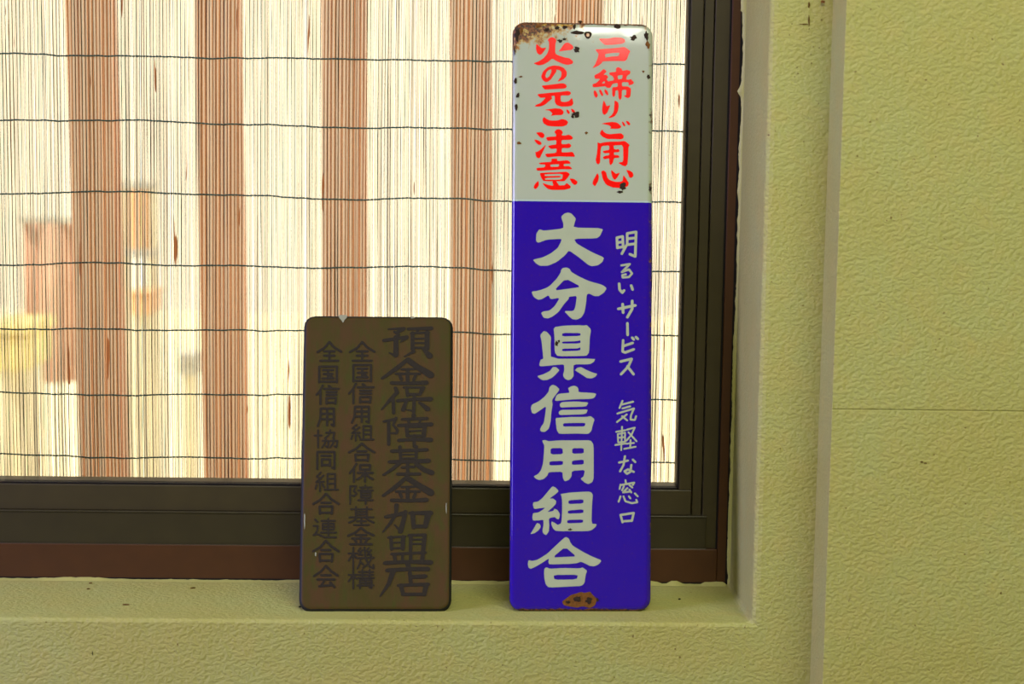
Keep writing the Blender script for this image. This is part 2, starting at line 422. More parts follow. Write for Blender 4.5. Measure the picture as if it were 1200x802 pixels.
class Sign:
    """a flat plate standing on the sill and leaning back; its origin is the middle of its bottom edge"""
    def __init__(s, name, bl, br, ytop, tl, tr, label, thick):
        nz = Vector((0, 0, 1)); p0 = Vector((0, 0, SILL+.0006))
        s.BL, s.BR = on_plane(*bl, p0, nz), on_plane(*br, p0, nz)
        # the sight line through the lowest visible edge meets the sill at the plate's front foot
        s.org = (s.BL+s.BR)/2; ex = (s.BR-s.BL).normalized()
        T = (at(*tl, ytop)+at(*tr, ytop))/2
        up = (T-s.org); up -= ex*up.dot(ex); s.h = up.length; up.normalize()
        # keep the image roll of the plate's sides
        s.ex, s.ez = ex, up; s.ey = up.cross(ex); s.n = -s.ey
        s.e = empty(name)
        s.e.matrix_world = Matrix(((ex.x, s.ey.x, up.x, s.org.x), (ex.y, s.ey.y, up.y, s.org.y), (ex.z, s.ey.z, up.z, s.org.z), (0, 0, 0, 1)))
        tag(s.e, label, 'sign'); s.t = thick; s.bold = 1.0
    def loc(s, x, y):
        d = on_plane(x, y, s.org, s.ey)-s.org; return (d.dot(s.ex), d.dot(s.ez))
    def plate(s, outline, mats, holes=(), rim=.0055, depth=.0045, edge=4):
        """outline (local x,z) -> domed-edge sheet with a rolled rim"""
        bm = bmesh.new()
        k = len(outline)
        nrm = []
        for i in range(k):
            a, b = Vector(outline[i-1]), Vector(outline[(i+1) % k]); d = (b-a).normalized(); nrm.append(Vector((-d.y, d.x)))
        area = sum(outline[i][0]*outline[(i+1) % k][1]-outline[(i+1) % k][0]*outline[i][1] for i in range(k))
        sg = 1 if area > 0 else -1
        loops = []
        for t in (1, .75, .5, .25, .08, 0):
            off = rim*t; y = depth*(1-math.sqrt(max(0, 1-(1-t)**2)))
            loops.append([bm.verts.new((outline[i][0]+sg*nrm[i].x*off, y, outline[i][1]+sg*nrm[i].y*off)) for i in range(k)])
        loops.append([bm.verts.new((outline[i][0], depth+s.t, outline[i][1])) for i in range(k)])
        loops.append([bm.verts.new((outline[i][0]+sg*nrm[i].x*.003, depth+s.t, outline[i][1]+sg*nrm[i].y*.003)) for i in range(k)])
        loops.append([bm.verts.new((outline[i][0]+sg*nrm[i].x*(rim+.001), .0015, outline[i][1]+sg*nrm[i].y*(rim+.001))) for i in range(k)])
        for a in range(len(loops)-1):
            for i in range(k):
                f = bm.faces.new([loops[a][i], loops[a][(i+1) % k], loops[a+1][(i+1) % k], loops[a+1][i]])
                f.material_index = 0 if a < edge else 1; f.smooth = a < 5
        for face_loop, yy in ((loops[0], 0), (loops[-1], .0015)):
            polys = [[Vector((v.co.x, v.co.z, 0)) for v in face_loop]]; vs = list(face_loop)
            for hcx, hcz, hr in holes:
                c = [(hcx+hr*math.cos(a), hcz+hr*math.sin(a)) for a in [math.pi*2*q/16 for q in range(16)]]
                polys.append([Vector((p[0], p[1], 0)) for p in c]); vs += [bm.verts.new((p[0], yy, p[1])) for p in c]
            for tri in tessellate_polygon(polys):
                try: bm.faces.new([vs[i] for i in tri]).material_index = 0 if yy == 0 else 1
                except ValueError: pass
        bmesh.ops.recalc_face_normals(bm, faces=bm.faces)
        return mk('panel', bm, mats, s.e)
    def glyph(s, o, sc, shapes, mat, name='character', off=.00018):
        bm = bmesh.new()
        for sh in shapes:
            loops = [chaikin([s.loc(o[0]+x/sc, o[1]+y/sc) for x, y in lp]) for lp in sh]
            vs = [bm.verts.new((x, -off, z)) for lp in loops for x, z in lp]
            for tri in tessellate_polygon([[Vector((x, z, 0)) for x, z in lp] for lp in loops]):
                try: bm.faces.new([vs[i] for i in tri])
                except ValueError: pass
        s.fin(bm); return mk(name, bm, mat, s.e)
    def fin(s, bm):
        bm.normal_update()
        for f in bm.faces:
            if f.normal.y > 0: f.normal_flip()
    def strokes(s, pts_fn, strokes, w, mat, name='character', off=.00018):
        """strokes: lists of (x,y[,w]); pts_fn maps them to photo pixels and gives the pixel width"""
        bm = bmesh.new(); q = 0
        for st in strokes:
            P = []
            for p in st:
                X, Y, k = pts_fn(p[0], p[1]); wd = (p[2] if len(p) > 2 else w)*k*s.bold
                a = s.loc(X, Y); b = s.loc(X+1, Y); P.append((Vector(a), wd*(b[0]-a[0])/2))
            q += 1; y = -off-q*.000004
            for (a, ra), (b, rb) in zip(P, P[1:]):
                d = (b-a)
                if d.length < 1e-7: continue
                d.normalize(); nn = Vector((-d.y, d.x))
                bm.faces.new([bm.verts.new((v.x, y, v.y)) for v in (a+nn*ra, a-nn*ra, b-nn*rb, b+nn*rb)])
            for a, ra in P:
                q2 = y-.000002
                bm.faces.new([bm.verts.new((a.x+ra*math.cos(t), q2, a.y+ra*math.sin(t)*.92)) for t in [math.pi*2*k/9 for k in range(9)]])
        s.fin(bm); return mk(name, bm, mat, s.e)
    def blob(s, cx, cy, rx, ry, mat, name='rust_spot', seed=0, off=.0003, jag=.35, nn=14):
        r2 = random.Random(seed*31+int(cx)); pts = []
        for i in range(nn):
            a = math.pi*2*i/nn; k = 1+r2.uniform(-jag, jag)
            pts.append(s.loc(cx+rx*k*math.cos(a), cy+ry*k*math.sin(a)))
        bm = bmesh.new(); c = s.loc(cx, cy); cv_ = bm.verts.new((c[0], -off-.0003, c[1]))
        vs = [bm.verts.new((x, -off, z)) for x, z in pts]
        for i in range(nn): bm.faces.new([cv_, vs[i], vs[(i+1) % nn]])
        s.fin(bm); return mk(name, bm, mat, s.e)

def rounded(x0, z0, x1, z1, r, seg=6, wob=0):
    out = []
    for cx, cz_, a0 in ((x1-r, z0+r, -90), (x1-r, z1-r, 0), (x0+r, z1-r, 90), (x0+r, z0+r, 180)):
        for i in range(seg+1):
            a = math.radians(a0+90*i/seg); out.append((cx+r*math.cos(a), cz_+r*math.sin(a)))
    return out

# ---- tall enamel sign
TS = Sign('enamel_sign', (598, 717), (762, 717), .004, (601, 25), (765, 27),
          'tall enamel sign, pale top with red writing, blue lower part with white writing', .0012)
TH, TW = TS.h, (TS.BR-TS.BL).length
zsplit = (TS.loc(620, 236)[1]+TS.loc(740, 236.5)[1])/2
n = N('two_tone_enamel'); co = n.coord()
sep = n.new('ShaderNodeSeparateXYZ'); n.l.new(co, sep.inputs[0])
top = n.math('GREATER_THAN', sep.outputs[2], zsplit)
nz = n.noise(co, 22, 3, .6); fine = n.noise(co, 130, 4, .65)
blue = n.mix(nz, (.014, .003, .345), (.036, .007, .28))
blue = n.mix(n.ramp(n.noise(co, 380, 2), .60, .75), blue, (.05, .012, .22))
pale = n.mix(nz, (.38, .46, .32), (.44, .47, .38))
line = n.math('LESS_THAN', n.math('ABSOLUTE', n.math('SUBTRACT', sep.outputs[2], zsplit+.0006)), .0009)
col = n.mix(top, blue, pale); col = n.mix(line, col, (.42, .55, .50))
# rust that grows in from the rim, strongest at the upper left corner
ztop = n.ramp(sep.outputs[2], TH-.040, TH-.002)
left = n.ramp(sep.outputs[0], .02, -.075)
edge = n.ramp(n.math('ABSOLUTE', sep.outputs[0]), TW/2-.010, TW/2)
bot = n.ramp(sep.outputs[2], .012, .0)
a1 = n.math('MULTIPLY', ztop, n.math('ADD', n.math('MULTIPLY', left, .62), .10))
score = n.math('ADD', n.math('ADD', a1, n.math('MULTIPLY', edge, .09)), n.math('ADD', n.math('MULTIPLY', fine, .9), n.math('MULTIPLY', bot, .16)))
stain = n.ramp(score, .66, .80); rust = n.ramp(score, .76, .86)
ztop2 = n.math('MULTIPLY', n.ramp(sep.outputs[2], TH-.017, TH-.004), n.ramp(sep.outputs[0], .03, -.02))
stain = n.math('MAXIMUM', stain, n.ramp(n.math('ADD', n.math('MULTIPLY', ztop2, .45), fine), .72, .90))
col = n.mix(n.math('MULTIPLY', stain, top), col, n.mix(n.ramp(fine, .4, .6), (.50, .33, .03), (.42, .17, .02)))
rim_ = n.math('MAXIMUM', n.ramp(sep.outputs[2], TH-.0045, TH-.0015), n.math('MULTIPLY', n.ramp(n.math('ABSOLUTE', sep.outputs[0]), TW/2-.0022, TW/2+.0005), .45))
rim_ = n.math('MAXIMUM', rim_, n.ramp(sep.outputs[2], .0045, .001))
rust = n.math('MAXIMUM', rust, n.ramp(n.math('ADD', n.math('MULTIPLY', rim_, .55), fine), .78, .90)); col = n.mix(rust, col, n.mix(n.ramp(n.noise(co, 420, 3), .4, .6), (.035, .018, .010), (.20, .065, .015)))
n.base(col, n.math('ADD', n.math('MULTIPLY', rust, .5), .06), .35)
n.bump(n.noise(co, 35, 2), .05, .002)
M_enamel = n.m
M_rim = plain('rusted_rim', (.022, .016, .012), .8, .2, .6, 200, .3)
hx, hz = TS.loc(689, 41)
def taper(pts, H, tl, tr, bl, br, W_):
    return [((bl+(tl-bl)*z/H)+((x+W_/2)/W_)*((br-bl)+((tr-tl)-(br-bl))*z/H), z) for x, z in pts]
tsl, tsr, tbl, tbr = TS.loc(601, 60)[0], TS.loc(765.5, 60)[0], TS.loc(597, 700)[0], TS.loc(763, 700)[0]
pan = TS.plate(taper(rounded(-TW/2, 0, TW/2, TH, .0125), TH, tsl, tsr, tbl, tbr, TW), [M_enamel, M_rim], holes=[(hx, hz, .0021)])
M_rustd = plain('dark_rust', (.030, .018, .010), .85, .2, .7, 500, .5)
M_rusto = plain('orange_rust', (.16, .065, .012), .85, .2, .6, 350, .5)
# worn ring round the nail hole
bm = bmesh.new()
for i in range(16):
    a, b = math.pi*2*i/16, math.pi*2*(i+1)/16; ro = .0038+.0004*math.sin(3*a); rb_ = .0038+.0004*math.sin(3*b)
    bm.faces.new([bm.verts.new(p) for p in ((hx+.002*math.cos(a), -.0002, hz+.002*math.sin(a)), (hx+ro*math.cos(a), -.0003, hz+ro*math.sin(a)),
                                            (hx+rb_*math.cos(b), -.0003, hz+rb_*math.sin(b)), (hx+.002*math.cos(b), -.0002, hz+.002*math.sin(b)))])
TS.fin(bm); mk('nail_hole', bm, M_rustd, TS.e)
spots = [(677, 38, 7, 2.6, 0), (641, 35, 3, 2, 0), (653, 33, 2.6, 2.2, 0), (662, 32, 3, 2.2, 0), (631, 31, 3.5, 2, 1), (673, 31, 2, 3, 0), (680, 26, 2.5, 1.6, 0),
         (724, 31, 3.6, 2.6, 0), (742, 45, 3.6, 3.6, 0), (757, 42, 2.6, 5, 0), (759, 52, 2.2, 5, 1), (754, 84, 1.4, 1.4, 1), (760, 90, 1.8, 3.4, 0), (762, 221, 1.6, 3.6, 0),
         (656, 48, 3.2, 1.8, 0), (676, 58, 3.4, 3.2, 0), (661, 46, 2.2, 1.6, 0), (675, 134, 4.2, 3.2, 0), (671, 137, 2, 2, 0), (604, 95, 1.8, 3.4, 0), (607, 112, 2, 2.8, 0), (605, 126, 2, 3, 0),
         (608, 168, 2.2, 1.6, 1), (610, 90, 2, 1, 1), (730, 219, 3.6, 4, 0), (727, 225, 3.4, 1.5, 0), (687, 156, 1.6, 1.6, 1), (652, 403, 2.6, 3.6, 0), (655, 400, 1.2, 1.8, 0),
         (668, 621, 2.6, 1.4, 0), (606, 40, 2.5, 7, 0), (611, 36, 2, 3, 1), (603, 60, 1.2, 5, 0)]
for i, (a, b, rx, ry, k) in enumerate(spots): TS.blob(a, b, rx, ry, M_rusto if k else M_rustd, seed=i, jag=.42)
cA = lambda P: [P]
TS.glyph((590, 640), 6.316, [[[(432, 412), (470, 385), (500, 362), (540, 352), (575, 340), (600, 348), (640, 338), (658, 360), (692, 395), (680, 440), (640, 462), (585, 448), (545, 458), (490, 450), (445, 440)]]], M_rusto, 'rust_patch')
for i, (a, b, rx, ry) in enumerate([(677, 702, 4.5, 3), (690, 704, 4, 3.5), (666, 706, 3, 1.6), (700, 703, 1.5, 2.4)]): TS.blob(a, b, rx, ry, M_rustd, seed=90+i, off=.0006)

M_white = plain('pale_enamel_print', (.40, .455, .315), .12, .3, .12, 50)
M_redp = plain('red_enamel_print', (.95, .006, .003), .12, .3, .05, 50)
BIG = {
(615, 245): [[[(485,105),(530,62),(580,48),(625,62),(685,130),(668,180),(652,250),(1052,258),(1010,360),(960,395),(660,400),(690,460),(790,520),(920,590),(1062,650),(1040,710),(980,755),(900,768),(850,750),(720,645),(590,555),(540,620),(430,710),(310,762),(200,762),(150,730),(105,680),(240,650),(350,595),(440,525),(480,450),(495,400),(300,410),(180,455),(150,430),(155,330),(195,272),(260,292),(515,262),(518,200)]]],
(615, 310): [[[(485,75),(510,48),(560,42),(600,60),(620,100),(720,160),(860,225),(1040,275),(1098,320),(1060,380),(990,425),(930,425),(860,390),(830,405),(820,520),(800,640),(760,710),(700,740),(640,735),(600,705),(525,625),(655,625),(680,560),(697,420),(590,435),(590,460),(520,540),(450,640),(370,700),(310,725),(250,715),(218,650),(250,630),(330,620),(400,560),(470,448),(345,468),(318,412),(230,465),(180,475),(120,440),(88,365),(170,355),(280,320),(340,285),(430,190),(480,110)],
    [(548,190),(752,300),(600,325),(390,352)]]],
(615, 378): [[[(385,65),(520,45),(700,38),(790,42),(830,35),(888,95),(870,200),(862,400),(830,445),(780,450),(440,455),(400,400),(398,200)],
    [(500,142),(745,142),(745,182),(500,188)],[(500,258),(690,252),(745,240),(745,282),(500,285)],[(500,352),(700,350),(745,332),(745,378),(500,388)]],
    [[(205,170),(255,115),(300,130),(352,195),(345,300),(350,488),(945,485),(925,530),(870,562),(655,562),(650,640),(655,715),(625,760),(580,775),(535,755),(510,710),(530,640),(525,562),(400,572),(215,590),(192,575),(210,500),(248,490),(240,400),(225,250)]],
    [[(375,598),(420,600),(465,640),(430,680),(370,740),(300,772),(235,775),(195,750),(165,720),(250,695),(340,650)]],
    [[(670,640),(700,610),(755,598),(800,625),(900,670),(972,690),(945,730),(890,752),(830,745),(780,710),(700,660)]]],
(615, 446): [[[(330,90),(370,58),(420,75),(465,120),(440,160),(362,265),(372,320),(355,430),(345,560),(320,650),(270,690),(220,688),(202,660),(220,620),(255,570),(275,450),(285,345),(200,405),(130,450),(95,435),(80,370),(95,325),(190,280),(270,215),(320,150)]],
    [[(580,105),(620,80),(665,72),(705,90),(718,120),(718,158),(962,172),(935,230),(890,248),(640,255),(430,275),(400,268),(425,200),(460,178),(598,168),(590,130)]],
    [[(465,320),(500,290),(680,282),(855,295),(825,345),(780,352),(600,358),(480,365)]],
    [[(455,420),(490,395),(640,395),(845,388),(825,440),(780,455),(600,460),(480,465),(455,450)]],
    [[(412,505),(470,500),(620,490),(830,490),(880,478),(935,520),(915,580),(890,680),(850,718),(700,712),(460,718),(430,670),(418,580)],[(510,575),(640,570),(815,570),(800,618),(650,618),(515,620)]]],
(615, 508): [[[(232,95),(280,92),(320,108),(450,95),(700,95),(880,95),(915,140),(922,200),(922,400),(922,600),(905,655),(850,682),(800,660),(745,610),(790,575),(805,490),(630,505),(625,580),(590,625),(535,645),(510,600),(505,515),(320,520),(300,570),(250,615),(190,628),(150,610),(118,578),(180,545),(220,490),(245,400),(255,280),(262,165),(245,130)],
    [(345,200),(505,198),(512,280),(345,285)],[(635,200),(790,200),(790,270),(635,275)],[(330,378),(512,368),(510,425),(328,432)],[(632,368),(790,352),(790,418),(630,425)]]],
(615, 564): [[[(370,70),(410,85),(455,135),(420,170),(330,235),(380,235),(420,265),(415,310),(370,355),(300,418),(385,400),(395,370),(440,390),(472,450),(455,515),(425,505),(400,480),(320,500),(328,600),(320,680),(285,725),(250,705),(235,670),(250,590),(250,518),(180,528),(110,530),(100,490),(110,430),(190,420),(280,355),(200,365),(125,375),(108,320),(115,285),(180,275),(240,225),(310,140)]],
    [[(165,560),(200,575),(215,615),(180,665),(130,700),(75,712),(100,670),(135,610)]],
    [[(475,175),(600,155),(850,140),(895,155),(912,190),(900,300),(892,570),(965,578),(945,620),(890,660),(830,672),(420,672),(380,640),(355,580),(358,540),(400,560),(440,590),(490,565),(500,400),(500,260),(490,200)],
     [(585,258),(785,245),(785,300),(585,310)],[(578,395),(785,378),(785,430),(575,438)],[(568,522),(782,515),(780,560),(568,568)]]],
(615, 624): [[[(545,60),(590,85),(605,130),(640,180),(780,265),(900,325),(1030,378),(990,430),(930,458),(870,452),(800,415),(750,395),(700,415),(600,425),(330,432),(315,400),(325,350),(240,405),(150,460),(80,492),(50,475),(40,430),(50,375),(100,385),(170,370),(300,290),(430,165)],[(540,198),(690,325),(560,330),(370,340)]],
    [[(265,485),(290,470),(335,490),(500,480),(740,485),(770,470),(835,515),(815,570),(800,680),(760,720),(600,728),(320,742),(280,700),(262,620),(258,530)],[(385,572),(715,570),(695,632),(395,638)]]],
}
for o, sh in BIG.items(): TS.glyph(o, 11.4286, sh, M_white)
RED = {
(687, 38): [[[(265,130),(480,130),(600,105),(760,115),(825,150),(830,200),(780,240),(600,262),(400,272),(340,220),(300,180)]],
    [[(190,360),(300,358),(600,335),(820,310),(880,350),(940,405),(905,470),(870,570),(820,615),(700,610),(355,615),(320,665),(240,720),(125,768),(190,680),(240,560),(265,460),(215,400)],[(400,460),(560,440),(712,430),(690,505),(540,515),(405,540)]]],
(687, 76): [[[(370,85),(440,140),(400,180),(365,215),(430,215),(470,265),(430,310),(470,360),(490,350),(585,330),(590,290),(560,240),(500,215),(485,165),(640,150),(630,80),(680,45),(755,85),(770,130),(870,110),(940,135),(935,190),(870,235),(850,310),(900,320),(950,300),(1020,380),(980,420),(905,440),(900,370),(760,370),(760,460),(890,462),(955,510),(940,680),(890,712),(830,690),(795,655),(850,650),(855,530),(760,535),(755,700),(720,760),(685,700),(680,540),(620,550),(612,660),(580,690),(555,660),(548,480),(670,470),(672,385),(560,405),(510,495),(440,490),(410,455),(140,485),(130,415),(220,385),(300,300),(185,300),(170,225),(280,170)],[(665,230),(775,215),(765,300),(675,315)],[(330,395),(385,345),(400,390),(350,398)]],
    [[(175,535),(215,575),(250,650),(215,712),(170,660),(155,590)]],[[(285,515),(330,560),(365,640),(345,675),(300,630),(275,560)]],[[(395,515),(450,560),(475,630),(450,655),(405,610),(385,555)]]],
(687, 112): [[[(370,100),(410,170),(430,225),(450,225),(515,205),(480,290),(440,380),(390,415),(350,390),(335,300),(350,190)]],[[(605,100),(680,145),(692,230),(670,350),(610,440),(540,470),(480,482),(480,460),(540,420),(585,340),(598,200)]]],
(687, 138): [[[(315,130),(430,105),(560,90),(660,105),(740,175),(745,205),(700,235),(500,235),(530,200),(490,165),(420,145)]],[[(340,250),(370,300),(430,340),(520,352),(680,335),(750,335),(800,385),(790,440),(740,462),(600,455),(450,455),(350,410),(290,350),(300,300)]],[[(755,80),(800,100),(835,170),(815,190),(780,160)]],[[(838,62),(900,80),(942,135),(920,165),(880,150)]]],
(687, 160): [[[(240,120),(290,150),(380,125),(520,110),(700,110),(820,95),(880,140),(925,185),(900,220),(895,400),(880,590),(830,638),(770,620),(675,560),(770,545),(790,500),(785,180),(580,190),(590,265),(640,280),(680,265),(715,305),(690,335),(590,340),(590,395),(680,400),(712,438),(690,455),(590,460),(570,560),(515,620),(490,560),(490,465),(380,488),(350,440),(400,415),(490,400),(490,350),(390,362),(345,320),(400,300),(490,285),(490,190),(330,205),(310,260),(300,400),(295,560),(255,600),(215,570),(200,500),(225,380),(240,240)]]],
(687, 188): [[[(238,265),(270,340),(255,440),(185,560),(130,500),(150,420)]],[[(315,235),(370,215),(420,250),(450,370),(500,420),(620,460),(770,455),(790,310),(850,390),(910,490),(880,560),(720,590),(560,580),(420,520),(350,400)]],[[(530,205),(580,240),(630,290),(720,262),(660,370),(605,420),(560,370),(535,290)]],[[(850,205),(920,215),(990,260),(1010,330),(960,380),(910,350),(890,280)]]],
(620, 38): [[[(155,240),(210,290),(280,340),(370,320),(320,400),(270,465),(225,480),(170,440),(145,350)]],[[(395,165),(440,115),(490,98),(550,125),(582,175),(560,240),(555,450),(620,490),(760,535),(860,550),(945,625),(920,670),(830,695),(740,680),(600,620),(490,555),(420,620),(310,685),(200,705),(90,660),(200,620),(310,550),(390,450),(425,340),(425,200)]],[[(625,410),(680,340),(760,230),(830,215),(920,270),(950,330),(900,375),(780,385)]]],
(620, 66): [[[(255,430),(300,320),(400,230),(520,195),(640,205),(740,245),(805,330),(800,420),(740,490),(610,545),(620,515),(680,440),(695,350),(660,300),(580,280),(580,330),(530,400),(470,490),(400,545),(350,550),(290,510)],[(480,280),(470,350),(430,430),(375,470),(345,430),(370,340),(420,290)]]],
(620, 92): [[[(265,155),(400,140),(720,100),(780,125),(805,175),(770,215),(600,222),(340,240),(300,200)]],[[(175,335),(400,310),(640,290),(820,265),(880,285),(895,325),(850,365),(680,360),(668,420),(680,490),(760,505),(850,480),(915,410),(945,530),(920,575),(840,598),(680,600),(590,570),(545,500),(550,370),(470,372),(495,430),(430,480),(340,560),(240,600),(115,600),(140,570),(250,520),(360,405),(240,415),(200,375)]]],
(620, 118): [[[(325,195),(440,180),(560,162),(680,175),(735,225),(730,280),(690,310),(560,310),(460,325),(500,275),(440,215)]],[[(320,345),(370,390),(460,425),(600,425),(700,390),(790,410),(835,460),(800,520),(720,552),(540,552),(400,540),(310,490),(285,430),(290,380)]],[[(790,185),(840,200),(870,260),(850,290),(810,260)]],[[(885,170),(950,190),(985,240),(960,280),(915,240)]]],
(620, 146): [[[(140,170),(270,162),(330,210),(320,270),(280,292),(230,270)]],[[(110,320),(190,335),(250,370),(272,410),(240,438),(190,430),(140,380)]],[[(365,420),(320,530),(260,650),(230,715),(190,720),(150,690),(130,580),(165,585),(240,540)]],[[(535,155),(580,110),(630,98),(690,120),(722,170),(690,235),(770,235),(840,215),(900,240),(938,290),(900,325),(690,330),(690,420),(780,420),(860,400),(905,460),(850,505),(700,500),(690,595),(800,595),(930,580),(985,690),(850,685),(600,680),(390,700),(350,660),(340,625),(580,605),(590,510),(460,520),(400,460),(470,440),(580,425),(580,330),(390,352),(360,280),(420,262),(575,255),(575,210)]]],
(620, 182): [[[(475,75),(600,75),(600,125),(820,105),(860,130),(890,182),(740,185),(740,235),(860,230),(930,300),(700,300),(180,338),(145,275),(340,255),(345,200),(235,195),(205,165),(320,150),(480,140)],[(450,200),(640,190),(630,245),(460,250)]],
    [[(225,380),(400,368),(620,365),(800,350),(870,400),(830,470),(760,550),(700,555),(310,555),(270,500),(240,440)],[(330,405),(720,395),(705,520),(340,525),(345,485),(670,470),(675,438),(335,450)]],
    [[(285,590),(380,625),(500,650),(520,640),(490,560),(570,545),(610,600),(640,645),(760,640),(800,585),(895,670),(870,710),(750,738),(500,742),(400,720),(320,650)]],[[(200,540),(210,640),(170,700),(130,728),(95,690),(110,630)]],[[(860,495),(960,505),(1035,565),(1015,620),(970,640),(910,590)]]],
}
for o, sh in RED.items(): TS.glyph(o, 18.1818, sh, M_redp)
SM = [
((714, 262), 9.55, 29, [[(85,165),(90,275)],[(85,160),(150,145),(155,270)],[(90,215),(150,207)],[(90,272),(155,262)],[(200,120),(200,230),(140,340)],[(200,112),(300,95),(290,370),(230,345)],[(205,172),(290,162)],[(205,238),(290,228)]]),
((714, 262), 9.55, 24, [[(135,470),(230,455),(140,545),(220,515),(255,560),(220,600),(150,605),(145,580),(185,570)]]),
((714, 262), 9.55, 30, [[(110,675),(115,740),(145,775),(165,750)],[(245,695),(260,740)]]),
((714, 346), 8.02, 26, [[(85,130),(245,97)],[(125,85),(130,165)],[(215,55),(215,130),(170,208)]]),
((714, 346), 8.02, 25, [[(170,265),(172,375)]]),
((714, 346), 8.02, 24, [[(130,425),(125,530),(150,540),(230,510)],[(130,480),(220,450)],[(215,400),(230,418)],[(250,395),(268,412)]]),
((714, 346), 8.02, 24, [[(105,625),(210,600),(180,670),(110,745)],[(170,670),(228,745)]]),
((714, 460), 10.03, 22, [[(155,100),(120,185)],[(145,145),(280,110)],[(155,190),(245,165)],[(95,250),(290,190),(255,270),(250,320),(300,325),(315,280)],[(205,260),(90,350)],[(150,280),(210,330)]]),
((714, 460), 10.03, 20, [[(80,465),(190,445)],[(100,490),(105,590)],[(100,490),(185,475),(185,580)],[(105,535),(185,525)],[(105,590),(185,580)],[(70,620),(200,600)],[(150,405),(140,680)],[(205,440),(300,415),(260,500),(200,570)],[(225,470),(320,575)],[(200,605),(290,595)],[(250,560),(245,655)],[(175,665),(310,640)]]),
((714, 528), 8.71, 22, [[(100,125),(190,105)],[(160,60),(145,150),(110,215)],[(240,95),(265,120)],[(225,150),(215,220),(180,240),(155,215),(190,195),(250,220)]]),
((714, 528), 8.71, 19, [[(165,305),(170,335)],[(115,350),(105,395)],[(115,355),(255,330),(240,355)],[(150,365),(130,410)],[(205,355),(235,380)],[(185,385),(140,430),(220,420)],[(205,400),(225,430)],[(115,470),(95,525)],[(145,470),(165,520),(230,540),(285,530),(275,505)],[(200,470),(215,490)],[(260,440),(290,470)]]),
((714, 528), 8.71, 23, [[(115,660),(135,735)],[(115,660),(250,640),(230,720)],[(135,726),(230,718)]]),
]
def mapper(o, sc): return lambda x, y: (o[0]+x/sc, o[1]+y/sc, 1/sc)
for o, sc, w, st in SM: TS.strokes(mapper(o, sc), st, w, M_white)

# ---- dark brown plaque
BP = Sign('metal_plaque', (350, 717), (529, 717), .004, (358, 369), (530, 371),
          'short dark brown metal plaque with raised black writing, leaning left of the tall sign', .0016)
BP.bold = 1.13
bH, bW = BP.h, (BP.BR-BP.BL).length
bcl, bcr = BP.loc(353, 560), BP.loc(531, 560)
n = N('tarnished_bronze'); co = n.coord(scale=(1, 1, .45)); f1 = n.noise(co, 48, 3, .6); f2 = n.noise(co, 90, 3, .6)
c = n.mix(n.ramp(f1, .38, .62), (.050, .040, .004), (.068, .034, .009)); c = n.mix(n.ramp(f2, .5, .75), c, (.044, .047, .004))
n.base(c, .60, .15); n.bump(n.noise(co, 300, 3), .25, .0006); M_bronze = n.m
M_bedge = plain('blackened_edge', (.008, .009, .006), .6, .3)
tl_, tr_ = BP.loc(356, 375)[0], BP.loc(531, 375)[0]; bl_, br_ = BP.loc(350, 712)[0], BP.loc(529, 712)[0]
BP.plate(taper(rounded(-bW/2, 0, bW/2, bH, .0115, 4), bH, tl_, tr_, bl_, br_, bW), [M_bronze, M_bedge], rim=.005, depth=.0042, edge=2)
M_ink = plain('dark_raised_lettering', (.019, .014, .010), .6, .15, .3, 300)
KIN = [[(590,140,60),(380,310,75),(120,490,45)],[(590,160,90),(740,270,90),(1000,430,115)],[(470,325,36),(720,320,36)],[(370,405,42),(800,405,42)],[(580,330,62),(580,540,62)],[(440,440,50),(470,510,55)],[(720,440,50),(690,520,55)],[(290,570,60),(600,580,55),(920,565,75)]]
